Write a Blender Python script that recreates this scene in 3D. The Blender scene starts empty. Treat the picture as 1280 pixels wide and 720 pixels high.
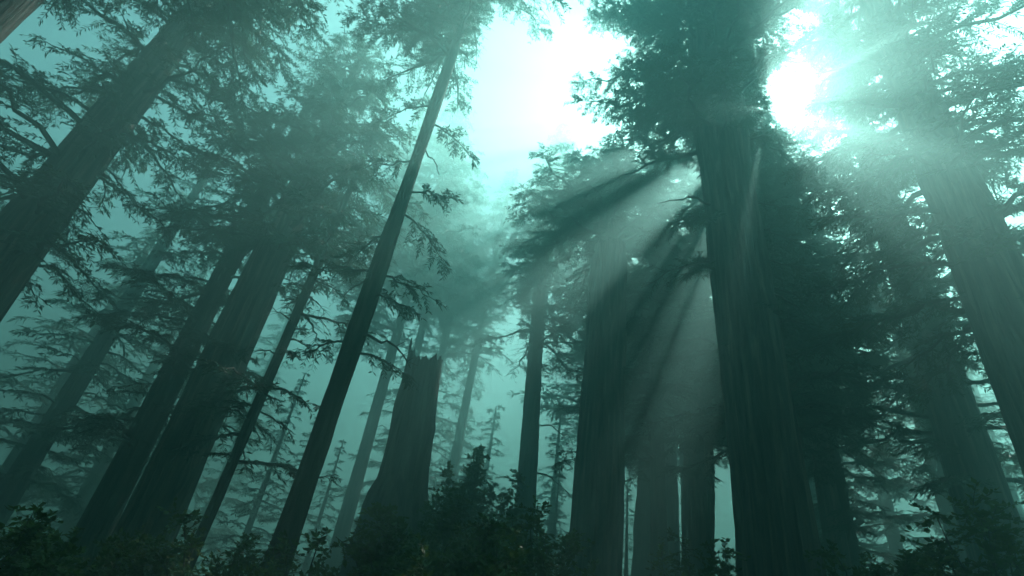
import bpy, math
import numpy as np
from mathutils import Vector, Matrix

RNG = np.random.default_rng(7)
scene = bpy.context.scene
COL = scene.collection
R = math.radians

# ------------------------------------------------------------------ camera
W, H = 1280.0, 720.0
F = 700.0                                   # focal length in photo pixels
CX, CY = W/2, H/2
VP = np.array([806.0, -690.0])              # where the upright trunks converge
CAM = np.array([0.0, 0.0, 1.65])
_dx, _dy = VP[0]-CX, CY-VP[1]
_d = math.hypot(_dx, _dy)
PITCH = math.atan2(F, _d)
_s, _c = _dx/_d, _dy/_d
_f = np.array([0, math.cos(PITCH), math.sin(PITCH)])
_r0 = np.array([1.0, 0, 0]); _u0 = np.array([0, -math.sin(PITCH), math.cos(PITCH)])
_r = _c*_r0 + _s*_u0
_u = -_s*_r0 + _c*_u0

def ray(px, py):
    v = _r*(px-CX) + _u*(CY-py) + _f*F
    return v/np.linalg.norm(v)

def project(P):
    P = np.atleast_2d(P) - CAM
    z = P@_f
    z = np.where(z < 0.05, np.nan, z)
    return CX + F*(P@_r)/z, CY - F*(P@_u)/z

def at(px, py, D):
    """point seen at a photo pixel, at horizontal distance D from the camera"""
    v = ray(px, py)
    return CAM + v*(D/math.hypot(v[0], v[1]))

cam = bpy.data.cameras.new('camera'); cam_o = bpy.data.objects.new('camera', cam); COL.objects.link(cam_o)
cam.sensor_width = 36; cam.lens = 36*F/W; cam.clip_start = 0.05; cam.clip_end = 3000
m = Matrix.Identity(4)
for i in range(3):
    m[i][0], m[i][1], m[i][2], m[i][3] = _r[i], _u[i], -_f[i], CAM[i]
cam_o.matrix_world = m
scene.camera = cam_o

# ------------------------------------------------------------------ light
SUN_PX = (958, 136)
SUN = ray(*SUN_PX)
sun_el = math.asin(SUN[2]); sun_az = math.atan2(SUN[0], SUN[1])
sl = bpy.data.lights.new('sun', 'SUN'); so = bpy.data.objects.new('sun', sl); COL.objects.link(so)
sl.energy = 5.0; sl.angle = R(0.5); sl.color = (1.0, 0.98, 0.92)
so.rotation_euler = Vector(SUN).to_track_quat('Z', 'Y').to_euler()
so.location = (20, 30, 46)

world = bpy.data.worlds.new('World'); scene.world = world; world.use_nodes = True
nt = world.node_tree; nt.nodes.clear()
sky = nt.nodes.new('ShaderNodeTexSky'); sky.sky_type = 'NISHITA'; sky.sun_disc = False
sky.sun_elevation = sun_el; sky.sun_rotation = sun_az
sky.dust_density = 1.0; sky.air_density = 1.0
tint = nt.nodes.new('ShaderNodeMix'); tint.data_type = 'RGBA'; tint.blend_type = 'MULTIPLY'
tint.inputs[0].default_value = 1.0
SKY_TINT = (0.44, 0.98, 0.88, 1)
tint.inputs[7].default_value = SKY_TINT
bg = nt.nodes.new('ShaderNodeBackground'); bg.inputs[1].default_value = 0.055
out = nt.nodes.new('ShaderNodeOutputWorld')
nt.links.new(sky.outputs[0], tint.inputs[6]); nt.links.new(tint.outputs[2], bg.inputs[0]); nt.links.new(bg.outputs[0], out.inputs[0])

scene.view_settings.view_transform = 'Standard'
scene.view_settings.look = 'None'
scene.view_settings.exposure = 2.55
scene.view_settings.gamma = 1
cy = scene.cycles
cy.use_denoising = True
cy.max_bounces = 6; cy.diffuse_bounces = 2; cy.glossy_bounces = 1; cy.transmission_bounces = 2
cy.volume_bounces = 1; cy.transparent_max_bounces = 4
cy.use_fast_gi = False
cy.sample_clamp_indirect = 6

# ------------------------------------------------------------------ materials
def new_mat(name):
    mt = bpy.data.materials.new(name); mt.use_nodes = True
    n = mt.node_tree.nodes; b = n['Principled BSDF']
    return mt, n, mt.node_tree.links, b

def ramp(n, stops):
    r = n.new('ShaderNodeValToRGB'); e = r.color_ramp.elements
    while len(e) < len(stops): e.new(0.5)
    for k, (p, c) in enumerate(stops):
        e[k].position = p; e[k].color = (*c, 1)
    return r

def bark_mat(name, dark, mid, light, moss=0.35):
    mt, n, l, b = new_mat(name)
    tc = n.new('ShaderNodeTexCoord')
    mp = n.new('ShaderNodeMapping'); mp.inputs['Scale'].default_value = (2.6, 2.6, 0.20)
    l.new(tc.outputs['Object'], mp.inputs[0])
    nz = n.new('ShaderNodeTexNoise'); nz.inputs['Scale'].default_value = 2.2; nz.inputs['Detail'].default_value = 9; nz.inputs['Roughness'].default_value = 0.62
    nz.inputs['Distortion'].default_value = 0.6
    l.new(mp.outputs[0], nz.inputs['Vector'])
    rp = ramp(n, [(0.32, dark), (0.52, mid), (0.72, light)])
    l.new(nz.outputs['Fac'], rp.inputs[0])
    n2 = n.new('ShaderNodeTexNoise'); n2.inputs['Scale'].default_value = 0.9; n2.inputs['Detail'].default_value = 6
    l.new(tc.outputs['Object'], n2.inputs['Vector'])
    mr = n.new('ShaderNodeMapRange'); mr.inputs[1].default_value = 0.52; mr.inputs[2].default_value = 0.72; mr.inputs[4].default_value = moss
    l.new(n2.outputs['Fac'], mr.inputs[0])
    mx = n.new('ShaderNodeMix'); mx.data_type = 'RGBA'; mx.inputs[7].default_value = (0.05, 0.075, 0.025, 1)
    l.new(mr.outputs[0], mx.inputs[0]); l.new(rp.outputs[0], mx.inputs[6])
    l.new(mx.outputs[2], b.inputs['Base Color'])
    b.inputs['Roughness'].default_value = 0.9
    b.inputs['Specular IOR Level'].default_value = 0.2
    bp = n.new('ShaderNodeBump'); bp.inputs['Strength'].default_value = 1.0; bp.inputs['Distance'].default_value = 0.25
    l.new(nz.outputs['Fac'], bp.inputs['Height']); l.new(bp.outputs[0], b.inputs['Normal'])
    return mt

BARK = bark_mat('redwood_bark', (0.03, 0.031, 0.028), (0.115, 0.112, 0.098), (0.27, 0.262, 0.23))
BARK_GREY = bark_mat('fir_bark', (0.022, 0.023, 0.021), (0.07, 0.072, 0.064), (0.16, 0.162, 0.146), 0.5)
BARK_DEAD = bark_mat('weathered_wood', (0.03, 0.03, 0.028), (0.09, 0.09, 0.08), (0.16, 0.16, 0.145), 0.4)

def leaf_mat(name, c0, c1, c2, trans=0.35):
    mt, n, l, b = new_mat(name)
    tc = n.new('ShaderNodeTexCoord')
    nz = n.new('ShaderNodeTexNoise'); nz.inputs['Scale'].default_value = 0.9; nz.inputs['Detail'].default_value = 5; nz.inputs['Roughness'].default_value = 0.7
    l.new(tc.outputs['Object'], nz.inputs['Vector'])
    rp = ramp(n, [(0.33, c0), (0.5, c1), (0.68, c2)])
    l.new(nz.outputs['Fac'], rp.inputs[0]); l.new(rp.outputs[0], b.inputs['Base Color'])
    b.inputs['Roughness'].default_value = 0.55; b.inputs['Specular IOR Level'].default_value = 0.3
    tr = n.new('ShaderNodeBsdfTranslucent'); l.new(rp.outputs[0], tr.inputs[0])
    ms = n.new('ShaderNodeMixShader'); ms.inputs[0].default_value = trans
    o = n['Material Output']
    l.new(b.outputs[0], ms.inputs[1]); l.new(tr.outputs[0], ms.inputs[2]); l.new(ms.outputs[0], o.inputs[0])
    return mt

LEAF = leaf_mat('redwood_needles', (0.022, 0.04, 0.018), (0.04, 0.07, 0.028), (0.07, 0.11, 0.04))
LEAF_FIR = leaf_mat('fir_needles', (0.02, 0.04, 0.024), (0.035, 0.065, 0.036), (0.06, 0.095, 0.05))
LEAF_SHRUB = leaf_mat('shrub_leaves', (0.03, 0.06, 0.012), (0.065, 0.12, 0.018), (0.12, 0.17, 0.022))
TWIG, _n, _l, _b = new_mat('twig_wood')
_b.inputs['Base Color'].default_value = (0.05, 0.04, 0.032, 1); _b.inputs['Roughness'].default_value = 0.9
_nz = _n.new('ShaderNodeTexNoise'); _nz.inputs['Scale'].default_value = 14
_rp = ramp(_n, [(0.35, (0.03, 0.024, 0.02)), (0.65, (0.085, 0.07, 0.055))])
_l.new(_nz.outputs['Fac'], _rp.inputs[0]); _l.new(_rp.outputs[0], _b.inputs['Base Color'])

# ------------------------------------------------------------------ mesh helper
class MB:
    def __init__(self):
        self.v = []; self.f = []; self.m = []; self.n = 0; self.sm = []
    def add(self, verts, quads, mat=0, smooth=True):
        verts = np.asarray(verts, float).reshape(-1, 3); quads = np.asarray(quads, int).reshape(-1, 4)
        self.v.append(verts); self.f.append(quads + self.n); self.m.append(np.full(len(quads), mat)); self.sm.append(np.full(len(quads), smooth))
        self.n += len(verts)
    def tube(self, pts, rads, sides=5, mat=0):
        pts = np.asarray(pts, float); K = len(pts)
        t = np.gradient(pts, axis=0); t /= np.linalg.norm(t, axis=1)[:, None] + 1e-9
        ref = np.where(np.abs(t[:, 2:3]) > 0.9, [[1.0, 0, 0]], [[0, 0, 1.0]])
        a = np.cross(t, ref); a /= np.linalg.norm(a, axis=1)[:, None] + 1e-9
        b = np.cross(t, a)
        th = np.linspace(0, 2*np.pi, sides, endpoint=False)
        rads = np.asarray(rads, float)
        V = pts[:, None] + rads[:, None, None]*(np.cos(th)[None, :, None]*a[:, None] + np.sin(th)[None, :, None]*b[:, None])
        self.add(V, grid_quads(K, sides), mat)
    def build(self, name, mats, parent=None, origin=None):
        v = np.concatenate(self.v) if self.v else np.zeros((0, 3)); f = np.concatenate(self.f) if self.f else np.zeros((0, 4), int)
        if origin is not None: v = v - np.asarray(origin)
        me = bpy.data.meshes.new(name)
        me.vertices.add(len(v)); me.vertices.foreach_set('co', v.astype(np.float32).ravel())
        me.loops.add(len(f)*4); me.loops.foreach_set('vertex_index', f.astype(np.int32).ravel())
        me.polygons.add(len(f)); me.polygons.foreach_set('loop_start', np.arange(0, len(f)*4, 4, dtype=np.int32))
        me.polygons.foreach_set('material_index', np.concatenate(self.m).astype(np.int32))
        me.polygons.foreach_set('use_smooth', np.concatenate(self.sm).astype(bool))
        for mt in mats: me.materials.append(mt)
        me.update(); me.validate()
        o = bpy.data.objects.new(name, me); COL.objects.link(o)
        if parent is not None: o.parent = parent
        return o

def grid_quads(K, S):
    i = np.arange(K-1)[:, None]; j = np.arange(S)[None, :]; j2 = (j+1) % S
    return np.stack([i*S+j, i*S+j2, (i+1)*S+j2, (i+1)*S+j], -1).reshape(-1, 4)

def unit(a): return a/(np.linalg.norm(a, axis=-1, keepdims=True) + 1e-9)

def empty(name, loc, label, cat, group=None):
    o = bpy.data.objects.new(name, None); COL.objects.link(o); o.location = loc
    o['label'] = label; o['category'] = cat
    if group: o['group'] = group
    o.empty_display_size = 0.5
    return o

# ------------------------------------------------------------------ gaps in the canopy
# sun shafts: straight openings through the boughs along the sun's direction
SHAFTS = [(at(px, py, D), r) for px, py, D, r in [
    (850, 230, 17.4, 0.72),
    (868, 330, 17.6, 0.34),
    (882, 400, 17.6, 0.72),
    (794, 196, 18.5, 0.56),
    (766, 154, 19.0, 0.50),
    (836, 300, 21.0, 0.26),
    (946, 198, 16.0, 0.13),
    (745, 122, 20.0, 0.45),
    (898, 470, 17.2, 0.35),
    (818, 206, 18.0, 0.16),
    (780, 176, 19.0, 0.14),
    (860, 276, 17.5, 0.18),
    (872, 362, 17.5, 0.15),
]]
# and many small chinks between twigs
_rs = np.random.default_rng(19)
for _ in range(20):
    SHAFTS.append((at(_rs.uniform(705, 905), _rs.uniform(110, 470), _rs.uniform(17, 25)), _rs.uniform(0.10, 0.20)))
# open sky seen between the crowns (centre, half sizes in the photo), nearest distance it holds for
WINDOWS = [(650, 58, 66, 66, 0), (988, 112, 35, 56, 0), (512, 88, 28, 20, 0), (640, 470, 20, 90, 28), (337, 420, 25, 66, 0), (905, 640, 12, 60, 17), (402, 405, 22, 42, 14)]

def in_shaft(P, grow=0.05):
    bad = np.zeros(len(P), bool)
    for C, r in SHAFTS:
        q = P - C
        d = q - (q@SUN)[:, None]*SUN
        bad |= (d*d).sum(1) < (r+grow)**2
    return bad

def in_window(P, grow=1.0):
    x, y = project(P); D = np.hypot(P[:, 0]-CAM[0], P[:, 1]-CAM[1])
    bad = np.zeros(len(P), bool)
    for cx, cy_, rx, ry, dmin in WINDOWS:
        e = ((x-cx)/(rx*grow))**2 + ((y-cy_)/(ry*grow))**2
        e = e + 0.45*np.sin(P[:, 0]*2.3+P[:, 2]*1.1)*np.sin(P[:, 2]*2.7-P[:, 1]*1.3)
        bad |= (e < 1) & (D > dmin)
    return bad

# ------------------------------------------------------------------ trees
def trunk_profile(rows, D, height, flare=1.35, lean_max=0.05):
    """rows: (y, x_left, x_right) read off the photo -> axis (x0 + k z) and radius(z)"""
    P, rad = [], []
    for y, xl, xr in rows:
        a, b = ray(xl, y), ray(xr, y); c = ray((xl+xr)/2, y)
        aa, bb = math.atan2(a[0], a[1]), math.atan2(b[0], b[1])
        mid = (aa+bb)/2
        z = CAM[2] + D*c[2]/math.hypot(c[0], c[1])
        P.append((D*math.sin(mid), D*math.cos(mid), z)); rad.append(D*math.sin((bb-aa)/2))
    P = np.array(P); rad = np.array(rad)
    if len(P) > 1:
        k = np.polyfit(P[:, 2], P[:, :2], 1)     # [slope; intercept]
        k[0] = np.clip(k[0], -lean_max, lean_max)
        k[1] = (P[:, :2] - P[:, 2:3]*k[0]).mean(0)
    else:
        k = np.array([[0, 0], P[0, :2]])
    o = np.argsort(P[:, 2]); zs, rs = P[o, 2], rad[o]
    return k, zs, rs

class Tree:
    pass

def make_trunk(root, k, zs, rs, height, flare, mat, seed, sides=36, top_r=0.05, jag=False, name='trunk', dz=0.45):
    rng = np.random.default_rng(seed)
    slope = 0.012
    zz = np.arange(-0.3, height+1e-6, dz)
    if len(zs) > 1:
        r_mid = np.interp(zz, zs, rs)
        lo = zz < zs[0]; r_mid[lo] = rs[0]*(1 + 0.012*(zs[0]-zz[lo]))
    else:
        r_mid = np.full(len(zz), rs[0])
    zt = zs[-1]
    hi = zz > zt
    if not jag:
        r_mid[hi] = top_r + (rs[-1]-top_r)*np.clip((height-zz[hi])/max(height-zt, .1), 0, 1)**0.9
    r_mid = r_mid*(1 + (flare-1)*np.exp(-np.clip(zz, 0, None)/1.1))
    th = np.linspace(0, 2*np.pi, sides, endpoint=False)
    ph = rng.uniform(0, 6.28, 8); n1, n2, n3 = rng.integers(5, 8), rng.integers(11, 15), rng.integers(21, 27)
    Z, T = np.meshgrid(zz, th, indexing='ij')
    butt = np.exp(-np.clip(Z, 0, None)/2.5)
    rr = 1 + (0.025+0.10*butt)*np.sin(n1*T+ph[0]+0.10*np.sin(Z*0.3+ph[1])) + 0.022*np.sin(n2*T+ph[2]+0.25*np.sin(Z*0.5+ph[3])) \
        + 0.03*np.sin(Z*0.55+2*T+ph[4])*np.sin(Z*0.21+ph[5]) + 0.02*np.sin(3*T+Z*0.13+ph[6])
    rr += rng.normal(0, 0.013, rr.shape)
    if sides >= 90: rr += 0.028*np.sin(n3*T+ph[1]+1.5*np.sin(Z*0.35+ph[4])+0.8*np.sin(Z*0.9+3*T))
    for _ in range(7):      # burls and old branch collars
        z0_, t0_ = rng.uniform(1, height*0.8), rng.uniform(0, 6.28)
        dt = ((T-t0_+np.pi) % (2*np.pi))-np.pi
        rr += rng.uniform(0.06, 0.16)*np.exp(-(dt/0.35)**2-((Z-z0_)/rng.uniform(0.35, 0.8))**2)
    if jag:
        # broken off: the ring heights at the top follow splinters of different height
        nz_ = rng.random(sides); n2_ = (nz_+np.roll(nz_, 1)+np.roll(nz_, 2)+np.roll(nz_, 3))/4
        topn = 0.5*(0.5+0.5*np.sin(2*th+ph[7])) + 0.8*(n2_-0.3) + 0.16*rng.random(sides)
        for c_, w_, h_ in ((3.3, 0.13, 0.75), (3.8, 0.12, 0.25), (5.4, 0.3, 0.2), (0.4, 0.2, 0.25), (2.2, 0.2, 0.4)):
            topn += h_*np.exp(-(((th-c_+np.pi) % (2*np.pi))-np.pi)**2/w_**2)
        sc_ = np.clip((Z-(height-2.6))/2.6, 0, 1)
        Z = Z - sc_*(1.4-topn)[None, :]*0.9
    X = k[1][0] + k[0][0]*Z + (r_mid[:, None]*rr)*np.cos(T)
    Y = k[1][1] + k[0][1]*Z + (r_mid[:, None]*rr)*np.sin(T)
    mb = MB(); V = np.stack([X, Y, Z], -1)
    mb.add(V, grid_quads(len(zz), sides))
    # close the top: rings stepping inwards and down (a hollow) for a snag, a tip for a live tree
    last = V[-1]; c = last.mean(0)
    inner = c + (last-c)*0.55; inner[:, 2] = last[:, 2].min() - (0.5 if jag else 0)
    cc = np.repeat(c[None], sides, 0) + (last-c)*0.02; cc[:, 2] = inner[0, 2] - (0.3 if jag else -0.05)
    mb.add(np.concatenate([last, inner, cc]), grid_quads(3, sides))
    return mb.build(name, [mat], root, origin=np.array(root.location))

def bough(mb, base, az, L, rise, droop, leaf, spacing, twig_sp, rng, wood_r, fan=0.34, keepf=1.0):
    """one conifer bough: curved spine, side twigs, needles on the twigs"""
    K = 9
    s = np.linspace(0, 1, K)
    side_bend = rng.normal(0, 0.12)
    d = np.array([math.cos(az), math.sin(az), 0]); q = np.array([-math.sin(az), math.cos(az), 0])
    zc = rise*s - droop*s**2 + 0.35*droop*s**4
    sp = base + L*(s[:, None]*d + (side_bend*s**2)[:, None]*q) + (L*zc)[:, None]*np.array([0, 0, 1.0])
    sp[1:-1] += rng.normal(0, 0.02*L, (K-2, 3))
    # a bough that would reach into an opening ends short of it
    w = in_window(sp) if rng.random() > 0.14 else np.zeros(K, bool)
    s4 = np.linspace(0, 1, 4*(K-1)+1)
    hit = in_shaft(np.stack([np.interp(s4, s, sp[:, j]) for j in range(3)], -1), -0.05)
    for q in range(1, K): w[q] |= hit[4*q-3:4*q+1].any()
    if w[1:].any():
        i = int(np.argmax(w[1:])) + 1
        if i < 2: return
        fr = (i-0.4)/(K-1); L2 = L*fr
        s2 = np.linspace(0, fr, K)
        sp = np.stack([np.interp(s2, s, sp[:, j]) for j in range(3)], -1); L = L2
    rad = wood_r*(1-s)**0.8 + 0.006
    mb.tube(sp, rad, 5, 0)
    n = max(3, int(L/twig_sp))
    st = np.concatenate([rng.uniform(0.12, 1, n), rng.uniform(0.12, 1, n), [1.0, 0.98]])
    sg = np.concatenate([np.ones(n), -np.ones(n), [0.25, -0.25]])
    O = np.stack([np.interp(st, s, sp[:, j]) for j in range(3)], -1)
    tan = np.gradient(sp, axis=0)
    T = unit(np.stack([np.interp(st, s, tan[:, j]) for j in range(3)], -1))
    B = unit(np.cross(T, [0, 0, 1.0]))
    ang = np.abs(rng.normal(0.95, 0.18, len(st)))
    D = unit(T*np.cos(ang)[:, None] + B*(sg*np.sin(ang))[:, None] + rng.normal(0, 0.16, (len(st), 3)) + np.array([0, 0, -0.10]))
    l = (fan*L*(1-0.78*st)*np.clip(st*3.2, 0.35, 1) + 0.22)*rng.uniform(0.6, 1.15, len(st))
    l = np.minimum(l, 2.2)
    ok = ~in_shaft(O + D*l[:, None]*0.4)
    O, D, l = O[ok], D[ok], l[ok]
    if len(O) == 0: return
    # twig wood: a thin two-sided blade is not enough, use 3-sided tubes
    sag = rng.uniform(0.08, 0.3, len(O))
    tt = np.array([0, 0.5, 1.0])
    TP = O[:, None] + D[:, None]*(l[:, None]*tt)[..., None]
    TP[..., 2] -= (l*sag)[:, None]*tt**2
    a = unit(np.cross(D, [0, 0, 1.0])); b = np.cross(D, a)
    th = np.array([0, 2.094, 4.189]); tr = (0.010+0.004*L/3)*np.array([1, 0.7, 0.25])
    ring = np.cos(th)[None, :, None]*a[:, None] + np.sin(th)[None, :, None]*b[:, None]
    V = TP[:, :, None] + tr[None, :, None, None]*ring[:, None]
    q0 = grid_quads(3, 3)
    Q = (np.arange(len(O))*9)[:, None, None] + q0[None]
    mb.add(V.reshape(-1, 3), Q.reshape(-1, 4), 0)
    # needles / leaflets
    m_ = max(4, int(np.ceil(l.max()/spacing)))
    t = (np.arange(m_)+0.5)/m_
    t = np.clip(t[None] + rng.uniform(-0.5, 0.5, (len(O), m_))/m_, 0.03, 1.0)
    live = rng.random((len(O), m_)) < np.clip((l/l.max())*1.05, 0.12, 1)[:, None]*keepf
    P = O[:, None] + D[:, None]*(l[:, None]*t)[..., None]
    P[..., 2] -= (l*sag)[:, None]*t**2
    allP, allD, allA = [], [], []
    for sgn in (1, -1):
        mk = live & (rng.random(live.shape) < 0.93)
        p = P[mk]; dd = np.broadcast_to(D[:, None], P.shape)[mk]; aa = np.broadcast_to(a[:, None], P.shape)[mk]
        g = unit(dd*0.75 + sgn*aa*0.8 + rng.normal(0, 0.28, p.shape) + np.array([0, 0, -0.12]))
        allP.append(p); allD.append(g)
    p = np.concatenate(allP); g = np.concatenate(allD)
    ok = ~in_shaft(p)
    if w.any() or rng.random() > 0.1: ok &= ~(in_window(p, 0.9) & (rng.random(len(p)) > 0.10))
    p, g = p[ok], g[ok]
    if len(p) == 0: return
    nrm = unit(np.array([0, 0, 1.0]) + rng.normal(0, 0.55, p.shape))
    w = unit(np.cross(g, nrm))
    ln = leaf*rng.uniform(0.7, 1.35, len(p)); wd = ln*rng.uniform(0.095, 0.15, len(p))
    mid = p + g*(ln*0.5)[:, None]
    V = np.stack([p, mid + w*wd[:, None], p + g*ln[:, None] + np.array([0, 0, -0.1])*ln[:, None], mid - w*wd[:, None]], 1)
    mb.add(V.reshape(-1, 3), np.arange(len(p)*4).reshape(-1, 4), 1, False)

def make_crown(root, k, rfun, z0, z1, Lmax, n, leaf, spacing, twig_sp, mat, seed, shape='redwood', bare=0, azbias=None, rise=(0.05, 0.35), droop=(0.35, 0.75), keepf=1.0, Lmin=0.5, sprigs=()):
    rng = np.random.default_rng(seed)
    mb = MB()
    zs = z0 + (z1-z0)*np.linspace(0, 1, n)**1.0 + rng.normal(0, 0.25, n)
    az = np.arange(n)*2.39996 + rng.uniform(0, 6.28) + rng.normal(0, 0.35, n)
    for i in range(n):
        rng = np.random.default_rng(seed*7919+i)     # each bough grows from its own seed
        z = zs[i]; u = np.clip((z-z0)/(z1-z0), 0, 1)
        if shape == 'redwood':  prof = (0.62+0.38*min(1, u*4))*(1-u)**0.55
        elif shape == 'cone':   prof = (0.75+0.25*min(1, u*6))*(1-u)**0.85
        else:                   prof = math.sin(math.pi*min(1, 0.12+0.88*u))**0.6
        L = max(Lmin, Lmax*prof*rng.uniform(0.55, 1.12))
        if rng.random() < bare: L *= 0.45
        A = az[i]
        if azbias is not None:
            ok = abs((A-azbias[0]+math.pi) % (2*math.pi)-math.pi) < azbias[1]
            if not ok: L *= azbias[2]
        r = rfun(z)
        base = np.array([k[1][0]+k[0][0]*z + 0.6*r*math.cos(A), k[1][1]+k[0][1]*z + 0.6*r*math.sin(A), z])
        bough(mb, base, A, L, rng.uniform(*rise), rng.uniform(*droop), leaf, spacing, twig_sp, rng, 0.018*L+0.01, keepf=keepf)
    for z, A, L in sprigs:
        r = rfun(z)
        base = np.array([k[1][0]+k[0][0]*z + 0.8*r*math.cos(A), k[1][1]+k[0][1]*z + 0.8*r*math.sin(A), z])
        bough(mb, base, A, L, rng.uniform(-0.1, 0.25), rng.uniform(0.4, 0.9), leaf, spacing, twig_sp, rng, 0.014*L+0.008, fan=0.42)
    return mb.build('crown', [TWIG, mat], root, origin=np.array(root.location))

def dead_branches(root, k, rfun, specs, seed):
    """bare stubs and limbs on a trunk, each a part of its own: (z, azimuth, length)"""
    rng = np.random.default_rng(seed)
    for z, A, L in specs:
        mb = MB(); r = rfun(z)
        base = np.array([k[1][0]+k[0][0]*z + 0.8*r*math.cos(A), k[1][1]+k[0][1]*z + 0.8*r*math.sin(A), z])
        s = np.linspace(0, 1, 8)
        d = np.array([math.cos(A), math.sin(A), 0])
        sp = base + L*s[:, None]*d; sp[:, 2] += L*(0.12*s - 0.55*s**2)
        sp[1:] += rng.normal(0, 0.03*L, (7, 3))
        mb.tube(sp, 0.02*L*(1-s)+0.012, 6)
        for j in range(rng.integers(3, 7)):
            i = rng.integers(2, 7); e = unit(d + rng.normal(0, 0.7, 3)); q = sp[i] + np.linspace(0, 1, 4)[:, None]*e*L*rng.uniform(0.12, 0.3)
            mb.tube(q, np.array([0.011, 0.009, 0.007, 0.004]), 4)
        mb.build('dead_branch', [TWIG], root, origin=np.array(root.location))

def tree(name, label, group, rows, D, height, mat, leafmat, seed, crown=None, extra=(), flare=1.35, sides=36, dead=(), jag=False, lean_max=0.05, cat='tree'):
    k, zs, rs = trunk_profile(rows, D, height, lean_max=lean_max)
    root = empty(name, (k[1][0], k[1][1], 0), label, cat, group)
    make_trunk(root, k, zs, rs, height, flare, mat, seed, sides=sides, jag=jag)
    rfun = lambda z: float(np.interp(z, [zs[0], zs[-1], height], [rs[0], rs[-1], 0.05])) if not jag else float(np.interp(z, zs, rs))
    if crown: make_crown(root, k, rfun, mat=leafmat, seed=seed+1, **crown)
    if dead: dead_branches(root, k, rfun, dead, seed+3)
    return root, k, rfun

def zrow(px, py, D):
    return at(px, py, D)[2]

GRP = 'tall conifers of the misty forest'
near = dict(leaf=0.14, spacing=0.052, twig_sp=0.16)
midd = dict(leaf=0.18, spacing=0.075, twig_sp=0.21)
farr = dict(leaf=0.30, spacing=0.145, twig_sp=0.34)

# 1 the big trunk on the right
D1 = 16.0
tree('redwood_tree', 'thickest redwood with a dark fluted trunk and the dense crown that hides the sun', GRP,
     [(713, 927, 1030), (473, 903, 988), (307, 884, 955), (240, 877, 940), (120, 863, 930)], D1, 40, BARK, LEAF, 11,
     crown=dict(z0=zrow(885, 200, D1), z1=39.5, Lmax=6.4, n=190, bare=0.08, **near,
                sprigs=[(zrow(884, 250+12*q, D1), 2.2+0.37*(q % 5), 1.6+0.3*(q % 4)) for q in range(9)] + [(zrow(960, 250+25*q, D1), -0.4+0.4*(q % 3), 1.5+0.3*(q % 3)) for q in range(7)]), flare=1.3, sides=120,
     dead=[(zrow(890, 330, D1), 2.6, 1.6), (zrow(890, 420, D1), 0.4, 2.0), (zrow(880, 270, D1), 3.4, 2.2), (zrow(940, 360, D1), 0.1, 1.8)])
# 2 the slender leaning-looking trunk on the left
D2 = 13.0
tree('fir_tree', 'slender near-black trunk slanting up from lower left to a tufted crown', GRP,
     [(680, 327, 362), (600, 373, 402), (480, 407, 433), (440, 430, 457), (340, 467, 492), (200, 512, 527), (120, 537, 553)], D2, 34, BARK_GREY, LEAF_FIR, 23,
     crown=dict(z0=zrow(556, 70, D2), z1=33.7, Lmax=4.8, n=150, bare=0.1, **near,
                sprigs=[(zrow(480, 345, D2), 0.2, 1.5), (zrow(470, 375, D2), -0.5, 1.3), (zrow(500, 265, D2), 0.6, 1.7), (zrow(505, 240, D2), -0.3, 1.5), (zrow(515, 200, D2), 2.9, 1.5),
                        (zrow(470, 340, D2), 3.3, 1.6), (zrow(490, 290, D2), 2.5, 1.8), (zrow(440, 440, D2), 0.1, 1.3), (zrow(445, 430, D2), 3.0, 1.2), (zrow(530, 150, D2), 0.4, 1.6), (zrow(535, 130, D2), 3.0, 1.6)]), flare=1.25,
     dead=[(zrow(450, 425, D2), -0.2, 1.5), (zrow(520, 180, D2), 0.9, 0.8), (zrow(470, 350, D2), 2.6, 0.8)])
# 3 the broken snag
D3 = 19.0
tree('broken_snag', 'broken dead trunk with a jagged top, rising from the dark undergrowth left of centre', None,
     [(700, 446, 553), (640, 462, 540), (600, 470, 531), (560, 478, 534), (447, 496, 541)], D3, zrow(521, 420, D3), BARK_DEAD, None, 31, jag=True, sides=96, cat='dead tree', flare=1.2)
# 4 thin middle tree
D4 = 30.0
tree('fir_tree', 'thin hazy tree at centre with drooping dark boughs beside a bright gap of sky', GRP,
     [(650, 643, 668), (560, 650, 673), (480, 658, 678), (340, 668, 683)], D4, 29, BARK_GREY, LEAF_FIR, 41,
     crown=dict(z0=zrow(676, 445, D4), z1=28.7, Lmax=4.6, n=80, shape='cone', bare=0.2, **midd),
     dead=[(zrow(665, 590, D4), 0.2, 2.2), (zrow(660, 530, D4), -0.3, 2.0)])
# 5 centre trunk
D5 = 22.0
tree('redwood_tree', 'broad straight trunk right of centre with a light beam crossing its upper part', GRP,
     [(700, 713, 779), (600, 718, 780), (480, 728, 780), (400, 735, 782), (330, 740, 784)], D5, 26, BARK, LEAF, 53,
     crown=dict(z0=zrow(765, 315, D5), z1=25.7, Lmax=6.5, n=110, bare=0.12, **midd), sides=100)
# 6 rear right trunk
D6 = 28.0
tree('redwood_tree', 'smaller hazy trunk standing just left behind the thickest redwood', GRP,
     [(713, 846, 887), (600, 850, 888), (480, 860, 889), (340, 872, 893)], D6, 41, BARK, LEAF, 61,
     crown=dict(z0=zrow(872, 470, D6), z1=40.5, Lmax=6.0, n=170, bare=0.12, **midd))
# 7 far left trunk
D7 = 20.0
tree('redwood_tree', 'thick dim trunk at the far left of the photo, behind a thin branchy one', GRP,
     [(473, 238, 302), (373, 288, 346), (290, 328, 378)], D7, 27, BARK, LEAF, 71,
     crown=dict(z0=zrow(345, 320, D7), z1=26.6, Lmax=5.5, n=110, bare=0.15, **midd), sides=48)
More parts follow.
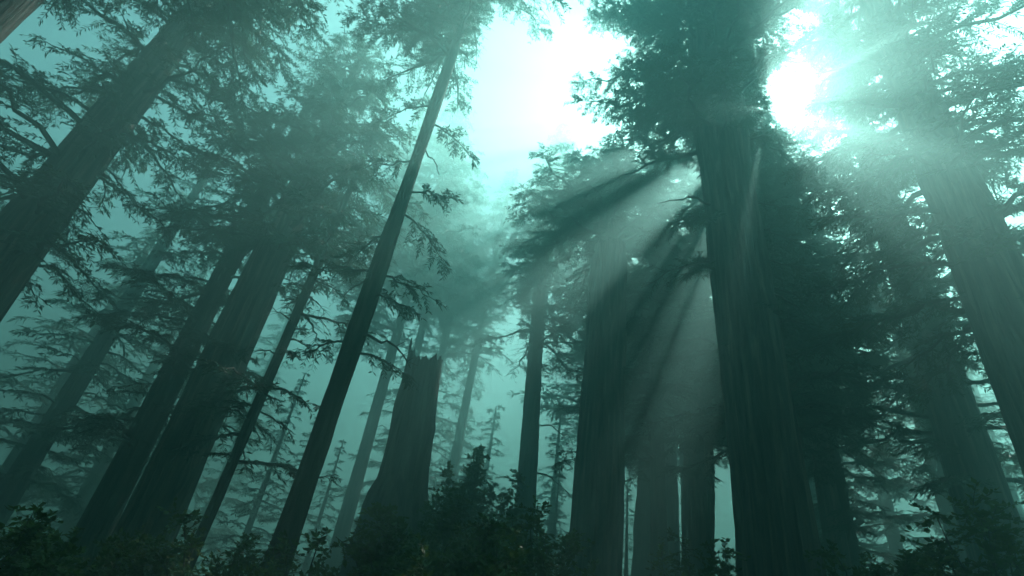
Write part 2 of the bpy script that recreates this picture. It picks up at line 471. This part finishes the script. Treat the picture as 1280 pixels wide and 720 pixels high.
# 8 thin left trunk
D8 = 17.0
tree('fir_tree', 'thin branchy trunk between the dim far left trunk and the slanting near-black one', GRP,
     [(580, 281, 295), (530, 306, 321), (460, 334, 348), (370, 376, 389), (313, 398, 409)], D8, 20, BARK_GREY, LEAF_FIR, 83,
     crown=dict(z0=zrow(300, 560, D8), z1=19.7, Lmax=3.2, n=90, shape='cone', bare=0.55, keepf=0.8, **midd))
# 9, 10 faint far trunks
tree('fir_tree', 'faint thin trunk in the fog between the slanting near-black trunk and the snag', GRP,
     [(690, 410, 432), (540, 455, 470)], 36.0, 47, BARK_GREY, LEAF_FIR, 91,
     crown=dict(z0=24, z1=46.7, Lmax=6.2, n=130, shape='cone', bare=0.1, **farr))
tree('fir_tree', 'faint pale trunk in the fog just right of the broad straight trunk', GRP,
     [(700, 790, 826), (600, 796, 828), (450, 810, 834)], 36.0, 29, BARK_GREY, LEAF_FIR, 97,
     crown=dict(z0=zrow(815, 480, 36.0), z1=28.7, Lmax=5.0, n=70, bare=0.2, **farr))

# ---- the rest of the grove, to either side, then trees added to screen sun and sky
def side_tree(label, px, D, height, r, seed, crown_z, Lmax, n, kind='redwood', q=midd, bare=0.15):
    v = ray(px, 600); a = math.atan2(v[0], v[1]); x, y = D*math.sin(a), D*math.cos(a)
    k = np.array([[0.0, 0.0], [x, y]]); rng = np.random.default_rng(seed)
    k[0] = rng.uniform(-0.015, 0.015, 2)
    root = empty(kind+'_tree', (x, y, 0), label, 'tree', GRP)
    zs = np.array([2.0, height*0.5]); rs = np.array([r, r*0.72])
    make_trunk(root, k, zs, rs, height, 1.35, BARK if kind == 'redwood' and px > -500 else BARK_GREY, seed, sides=40 if D < 25 else 24)
    rf = lambda z: float(np.interp(z, [0, height*0.5, height], [r, r*0.72, 0.05]))
    make_crown(root, k, rf, crown_z, height-0.3, Lmax, n, mat=LEAF if kind == 'redwood' else LEAF_FIR, seed=seed+1, shape='redwood' if kind == 'redwood' else 'cone', bare=bare, **q)
    return root

side_tree('tall redwood outside the far left trunk, its boughs hanging into the upper left corner', -760, 13.0, 33, 0.7, 201, 16.5, 9.0, 130, q=near)
side_tree('fir in the shade left of the thick dim trunk, crown low over the ground', 150, 23.0, 30, 0.5, 211, 6.0, 5.0, 110, 'fir')
side_tree('stout redwood at the left edge of the grove behind smaller firs', -210, 21.0, 34, 0.9, 221, 9.0, 6.0, 110)
side_tree('hazy fir deep in the fog at the left side of the grove', 20, 33.0, 30, 0.5, 231, 5.0, 5.0, 80, 'fir', farr)
side_tree('redwood standing right of the thickest trunk with low boughs', 1222, 22.0, 36, 0.8, 251, 8.0, 6.0, 120)
side_tree('dark redwood at the right edge of the grove with a full crown', 1350, 15.0, 34, 0.8, 261, 9.0, 5.5, 130, q=near)
side_tree('fir in the fog just right of the thickest trunk', 1045, 30.0, 24, 0.45, 271, 4.0, 4.6, 90, 'fir')
side_tree('fir in the fog at the right side between two redwoods', 1180, 33.0, 30, 0.5, 281, 5.0, 5.0, 80, 'fir', farr)

side_tree('young fir behind the thickest redwood, its top just below the sun', 968, 23.0, 25.0, 0.34, 291, 13.0, 5.2, 150, 'fir', midd, 0.1)
side_tree('young fir right beside the thickest redwood under the bright patch of sky', 990, 20.0, 21.5, 0.32, 295, 9.0, 4.8, 150, 'fir', midd, 0.1)
side_tree('tall redwood added behind the young firs, its broad top shading the thickest redwood', 992, 28.0, 31.5, 0.5, 292, 13.0, 6.0, 150, 'redwood', midd, 0.05)  # this and the other redwoods below are added to curtain off the sun
side_tree('broad redwood added in the glare right of the young firs', 1030, 29.0, 33.5, 0.5, 294, 12.0, 6.0, 140, 'redwood', midd, 0.05)
side_tree('full-crowned redwood, added and hidden but for its boughs behind the thickest redwood', 972, 25.0, 39, 0.42, 296, 13.0, 6.8, 190, 'redwood', midd, 0.05)
side_tree('tall redwood added in the fog between the faint pale trunk and the smaller hazy trunk', 838, 34.0, 43, 0.45, 298, 14.0, 6.5, 170, 'redwood', midd, 0.05)
side_tree('fir with a full crown between the broad centre trunk and the thickest redwood', 825, 25.0, 29, 0.38, 297, 9.0, 4.6, 120, 'fir', midd, 0.1)

for _x, _D, _h, _cz, _t in [(386, 38, 47, 19, 'behind the slanting near-black trunk'), (484, 46, 48.5, 28, 'behind the left side of the broken snag'),
                       (522, 47, 48.5, 28, 'behind the jagged top of the snag'), (560, 47, 48.5, 24, 'right of the broken snag'),
                       (655, 38, 48, 27, 'directly behind the thin centre tree'), (749, 40, 45, 22, 'directly behind the broad centre trunk')]:
    side_tree('very tall high-crowned fir added in the fog '+_t, _x, _D, _h, 0.45, 500+_x, _cz, 6.2, 140, 'fir', farr, 0.05)  # firs added to close off the bright sky at centre

# ------------------------------------------------------------------ hazy trees further back
rng = np.random.default_rng(5)
FAR = [(-20, 46, 30), (95, 50, 31), (180, 44, 27), (262, 52, 30), (470, 47, 31), (510, 50, 34), (560, 56, 30), (600, 52, 22),
       (690, 54, 24), (745, 52, 45), (765, 64, 46), (815, 60, 46), (862, 50, 45), (872, 64, 46), (930, 48, 44), (962, 58, 46), (992, 50, 43), (1040, 46, 36), (1015, 62, 46),  # tall ones behind the trunks are added to shade the haze
       (318, 36, 15), (360, 38, 14), (402, 41, 13), (578, 43, 14), (628, 46, 13), (695, 41, 14), (784, 40, 13), (838, 44, 15), (903, 47, 11), (1110, 50, 32), (1190, 46, 30), (1270, 50, 32)]
proto = []
def far_proto(h, seed, cz=3.0):
    root = empty('fir_tree', (0, 0, 0), '', 'tree', 'hazy firs at the back of the forest')
    k = np.zeros((2, 2)); zs = np.array([1.0, h*0.5]); rs = np.array([0.4, 0.28])
    make_trunk(root, k, zs, rs, h, 1.25, BARK_GREY, seed, sides=16, dz=0.9)
    rf = lambda z: float(np.interp(z, [0, h], [0.4, 0.03]))
    make_crown(root, k, rf, cz, h-0.2, 4.6, 85, mat=LEAF_FIR, seed=seed+1, shape='cone', bare=0.2, **farr)
    return root
SH, WD = SHAFTS, WINDOWS
SHAFTS, WINDOWS = [], []
protos = [far_proto(24, 301), far_proto(24, 311), far_proto(24, 321), far_proto(24, 331, 11.5)]
SHAFTS, WINDOWS = SH, WD
used = [False]*4
FAR_AT = {-20: 'at the left end of the grove', 95: 'behind the stout redwood at left', 180: 'behind the shaded fir at left', 262: 'behind the thick dim trunk', 470: 'left of the broken snag', 510: 'behind the broken snag',
          560: 'above the bushes right of the broken snag', 600: 'in the bright gap left of the thin centre tree', 690: 'between the thin centre tree and the broad trunk', 745: 'added straight behind the broad centre trunk',
          765: 'added at the right edge of the broad centre trunk', 815: 'added behind the faint pale trunk', 862: 'added straight behind the smaller hazy trunk', 872: 'added at the right edge of the smaller hazy trunk',
          930: 'added behind the left edge of the thickest redwood', 962: 'added behind the middle of the thickest redwood', 992: 'added behind the right edge of the thickest redwood', 1040: 'a little right of the thickest redwood', 1015: 'far back just right of the thickest redwood',
          318: 'low between the thin branchy trunk and the slanting one', 360: 'low behind the slanting trunk, left side', 402: 'low just right of the slanting trunk', 578: 'low behind the bushes right of the snag',
          628: 'low just left of the thin centre tree', 695: 'low between the thin centre tree and the broad trunk', 784: 'low just right of the broad centre trunk', 838: 'low between the faint pale trunk and the smaller hazy one', 903: 'low in the bright slit beside the thickest redwood', 1110: 'behind the right side redwood', 1190: 'between the right side redwoods', 1270: 'at the right end of the grove'}
def far_label(px): return FAR_AT[px]
labels_seen = {}
for i, (px, D, h) in enumerate(FAR):
    v = ray(px, 640); a = math.atan2(v[0], v[1])
    j = 3 if (h >= 42 and px > 700) else i % 3
    if not used[j]:
        o = protos[j]; used[j] = True
    else:
        o = protos[j].copy(); COL.objects.link(o)
        for ch in protos[j].children:
            c = ch.copy(); COL.objects.link(c); c.parent = o
    s = h/24
    o.location = (D*math.sin(a), D*math.cos(a), 0); o.scale = (s*rng.uniform(0.9, 1.15),)*2 + (s,); o.rotation_euler.z = rng.uniform(0, 6.28)
    t = far_label(px)
    size = 'tall' if h >= 28 else ('short' if h < 20 else 'mid-height')
    lab = f'{size} fir faded by fog, {t}'
    if lab in labels_seen: lab = f'{size} fir farther off in fog, {t}'
    labels_seen[lab] = 1
    o['label'] = lab

# unseen wood added behind the viewer to keep the sky off: one mass
root = empty('forest', (0, 0, 0), 'unseen wood going on behind the viewer, keeping the sky off', 'forest'); root['kind'] = 'stuff'
rb = np.random.default_rng(77)
for i in range(36):
    a = math.pi + (i/35-0.5)*2.2 + rb.normal(0, 0.04); D = (12, 16, 21)[i % 3] + rb.uniform(0, 3)
    for ch in protos[i % 3].children:
        c = ch.copy(); COL.objects.link(c); c.parent = root
        sx = rb.uniform(1.5, 1.9)
        c.location = (D*math.sin(a), D*math.cos(a), 0); c.scale = (sx, sx, rb.uniform(1.2, 1.45)); c.rotation_euler.z = rb.uniform(0, 6.28)

# ------------------------------------------------------------------ undergrowth
def shrub(label, px, py, D, spread, n, seed, leaf=0.085, mat=None, name='shrub', cat='shrub'):
    """py: photo row of its top"""
    mat = mat or LEAF_SHRUB
    rng = np.random.default_rng(seed)
    top = at(px, py, D); h = top[2]
    root = empty(name, (top[0], top[1], 0), label, cat, 'shrubs of the undergrowth')
    st = MB(); fo = MB()
    O, Dv, Ls = [], [], []
    for i in range(n):
        A = rng.uniform(0, 6.28); out_ = spread*math.sqrt(rng.random()); hh = h*(1-0.38*(out_/spread)**2)*rng.uniform(0.72, 1.05)
        s = np.linspace(0, 1, 9)
        b = np.array([top[0]+0.3*math.cos(A)*rng.random(), top[1]+0.3*math.sin(A)*rng.random(), -0.05])
        sp = b + np.stack([math.cos(A)*out_*s**1.5, math.sin(A)*out_*s**1.5, hh*np.sin(s*math.pi*0.5*0.92)], -1)
        sp[1:] += rng.normal(0, 0.05, (8, 3))
        st.tube(sp, 0.022*(1-s)+0.005, 5)
        for j in range(int(20+h*4)):
            u = rng.uniform(0.3, 1); p = np.array([np.interp(u, s, sp[:, q]) for q in range(3)])
            O.append(p); Dv.append(unit(np.array([math.cos(A)*0.4, math.sin(A)*0.4, 0.25]) + rng.normal(0, 0.75, 3))); Ls.append(rng.uniform(0.25, 0.75)*(1.15-0.5*u))
    O, Dv, Ls = np.array(O), np.array(Dv), np.array(Ls)
    m_ = 9; t = np.linspace(0.15, 1, m_)
    P = O[:, None] + Dv[:, None]*(Ls[:, None]*t)[..., None]; P[..., 2] -= (Ls*0.25)[:, None]*t**2
    a = unit(np.cross(Dv, [0, 0, 1.0]))
    TP = P[:, [0, 4, 8]]; b_ = np.cross(Dv, a); th = np.array([0, 2.094, 4.189])
    ring = np.cos(th)[None, :, None]*a[:, None] + np.sin(th)[None, :, None]*b_[:, None]
    V = TP[:, :, None] + (np.array([0.006, 0.005, 0.002]))[None, :, None, None]*ring[:, None]
    st.add(V.reshape(-1, 3), ((np.arange(len(O))*9)[:, None, None]+grid_quads(3, 3)[None]).reshape(-1, 4))
    for sgn in (1, -1):
        p = P.reshape(-1, 3); g = unit(np.repeat(Dv, m_, 0)*0.6 + sgn*np.repeat(a, m_, 0)*0.8 + rng.normal(0, 0.35, p.shape))
        nrm = unit(np.array([0, 0, 1.0]) + rng.normal(0, 0.5, p.shape)); w = unit(np.cross(g, nrm))
        ln = leaf*rng.uniform(0.7, 1.5, len(p)); wd = ln*rng.uniform(0.22, 0.34, len(p)); mid = p + g*(ln*0.45)[:, None]
        V = np.stack([p, mid+w*wd[:, None], p+g*ln[:, None], mid-w*wd[:, None]], 1)
        fo.add(V.reshape(-1, 3), np.arange(len(p)*4).reshape(-1, 4), 0, False)
    st.build('stem', [TWIG], root, origin=np.array(root.location)); fo.build('foliage', [mat], root, origin=np.array(root.location))
    return root

shrub('bushy shrub in front of the foot of the broken snag', 520, 628, 11.0, 1.6, 40, 401)
shrub('dark shrub with green tips at bottom centre, right of the snag', 600, 640, 9.5, 1.5, 42, 411)
shrub('tall loose shrub behind the dark ones, right of the broken snag', 582, 612, 15.0, 2.2, 34, 421, leaf=0.1)
shrub('leafy shrub between the thin centre tree and the broad centre trunk', 690, 628, 11.0, 1.4, 36, 431)
shrub('low shrub at the foot of the thin hazy centre tree', 640, 660, 13.0, 1.5, 34, 441)
shrub('sparse shrub poking up right of the slanting trunk at the bottom edge', 398, 672, 10.0, 0.9, 14, 451)
shrub('airy shrub in the fog beside the thin centre tree', 605, 560, 21.0, 2.3, 34, 461, leaf=0.13)
shrub('shrub at the foot of the smaller trunk behind the thickest redwood', 872, 655, 13.0, 1.1, 22, 471)
shrub('dim shrub below the thin branchy trunk at lower left', 300, 640, 13.0, 1.8, 34, 481)
shrub('shrub under the shaded fir beyond the left trunks', 150, 640, 13.0, 1.8, 34, 491)
shrub('shrub at the left edge below the hanging boughs', 20, 650, 10.0, 1.6, 34, 501)
shrub('shrub right of the foot of the thickest redwood', 1085, 650, 12.0, 1.6, 34, 511)
shrub('shrub below the dark redwood at the right edge', 1220, 640, 10.5, 1.6, 34, 521)

# ------------------------------------------------------------------ ground
mt, n, l, b = new_mat('forest_floor')
tc = n.new('ShaderNodeTexCoord'); nz = n.new('ShaderNodeTexNoise'); nz.inputs['Scale'].default_value = 1.4; nz.inputs['Detail'].default_value = 10
l.new(tc.outputs['Object'], nz.inputs['Vector'])
rp = ramp(n, [(0.35, (0.03, 0.022, 0.015)), (0.55, (0.07, 0.05, 0.03)), (0.7, (0.05, 0.07, 0.025))]); l.new(nz.outputs['Fac'], rp.inputs[0]); l.new(rp.outputs[0], b.inputs['Base Color'])
b.inputs['Roughness'].default_value = 0.95
bp = n.new('ShaderNodeBump'); bp.inputs['Distance'].default_value = 0.1; l.new(nz.outputs['Fac'], bp.inputs['Height']); l.new(bp.outputs[0], b.inputs['Normal'])
N = 90; S = 180.0
g = np.linspace(-S, S, N); X, Y = np.meshgrid(g, g, indexing='ij')
rad = np.hypot(X, Y)
Z = (0.18*np.sin(X*0.11+1)*np.sin(Y*0.13) + 0.12*np.sin(X*0.31+Y*0.2) - 0.12)*np.clip(rad/30, 0.2, 1)
i, j = np.meshgrid(np.arange(N-1), np.arange(N-1), indexing='ij')
mb = MB(); mb.add(np.stack([X, Y, Z], -1), np.stack([i*N+j, (i+1)*N+j, (i+1)*N+j+1, i*N+j+1], -1))
go = mb.build('ground', [mt]); go['kind'] = 'structure'

# ------------------------------------------------------------------ haze
HAZE_DENSITY = 0.035
hm = bpy.data.materials.new('haze_air'); hm.use_nodes = True
n = hm.node_tree.nodes; n.clear(); l = hm.node_tree.links
pv = n.new('ShaderNodeVolumePrincipled'); ho = n.new('ShaderNodeOutputMaterial'); l.new(pv.outputs[0], ho.inputs['Volume'])
pv.inputs['Color'].default_value = (0.30, 0.61, 0.57, 1)
pv.inputs['Density'].default_value = HAZE_DENSITY
pv.inputs['Density Attribute'].default_value = ''
pv.inputs['Anisotropy'].default_value = 0.70
mb = MB()
x0, x1, y0, y1, z0, z1 = -190, 190, -190, 190, -1.6, 49.5
v = [(x0, y0, z0), (x1, y0, z0), (x1, y1, z0), (x0, y1, z0), (x0, y0, z1), (x1, y0, z1), (x1, y1, z1), (x0, y1, z1)]
mb.add(v, [(3, 2, 1, 0), (4, 5, 6, 7), (0, 1, 5, 4), (1, 2, 6, 5), (2, 3, 7, 6), (3, 0, 4, 7)], 0, False)
hz = mb.build('haze', [hm]); hz['kind'] = 'stuff'
hm.cycles.homogeneous_volume = True if hasattr(hm.cycles, 'homogeneous_volume') else None
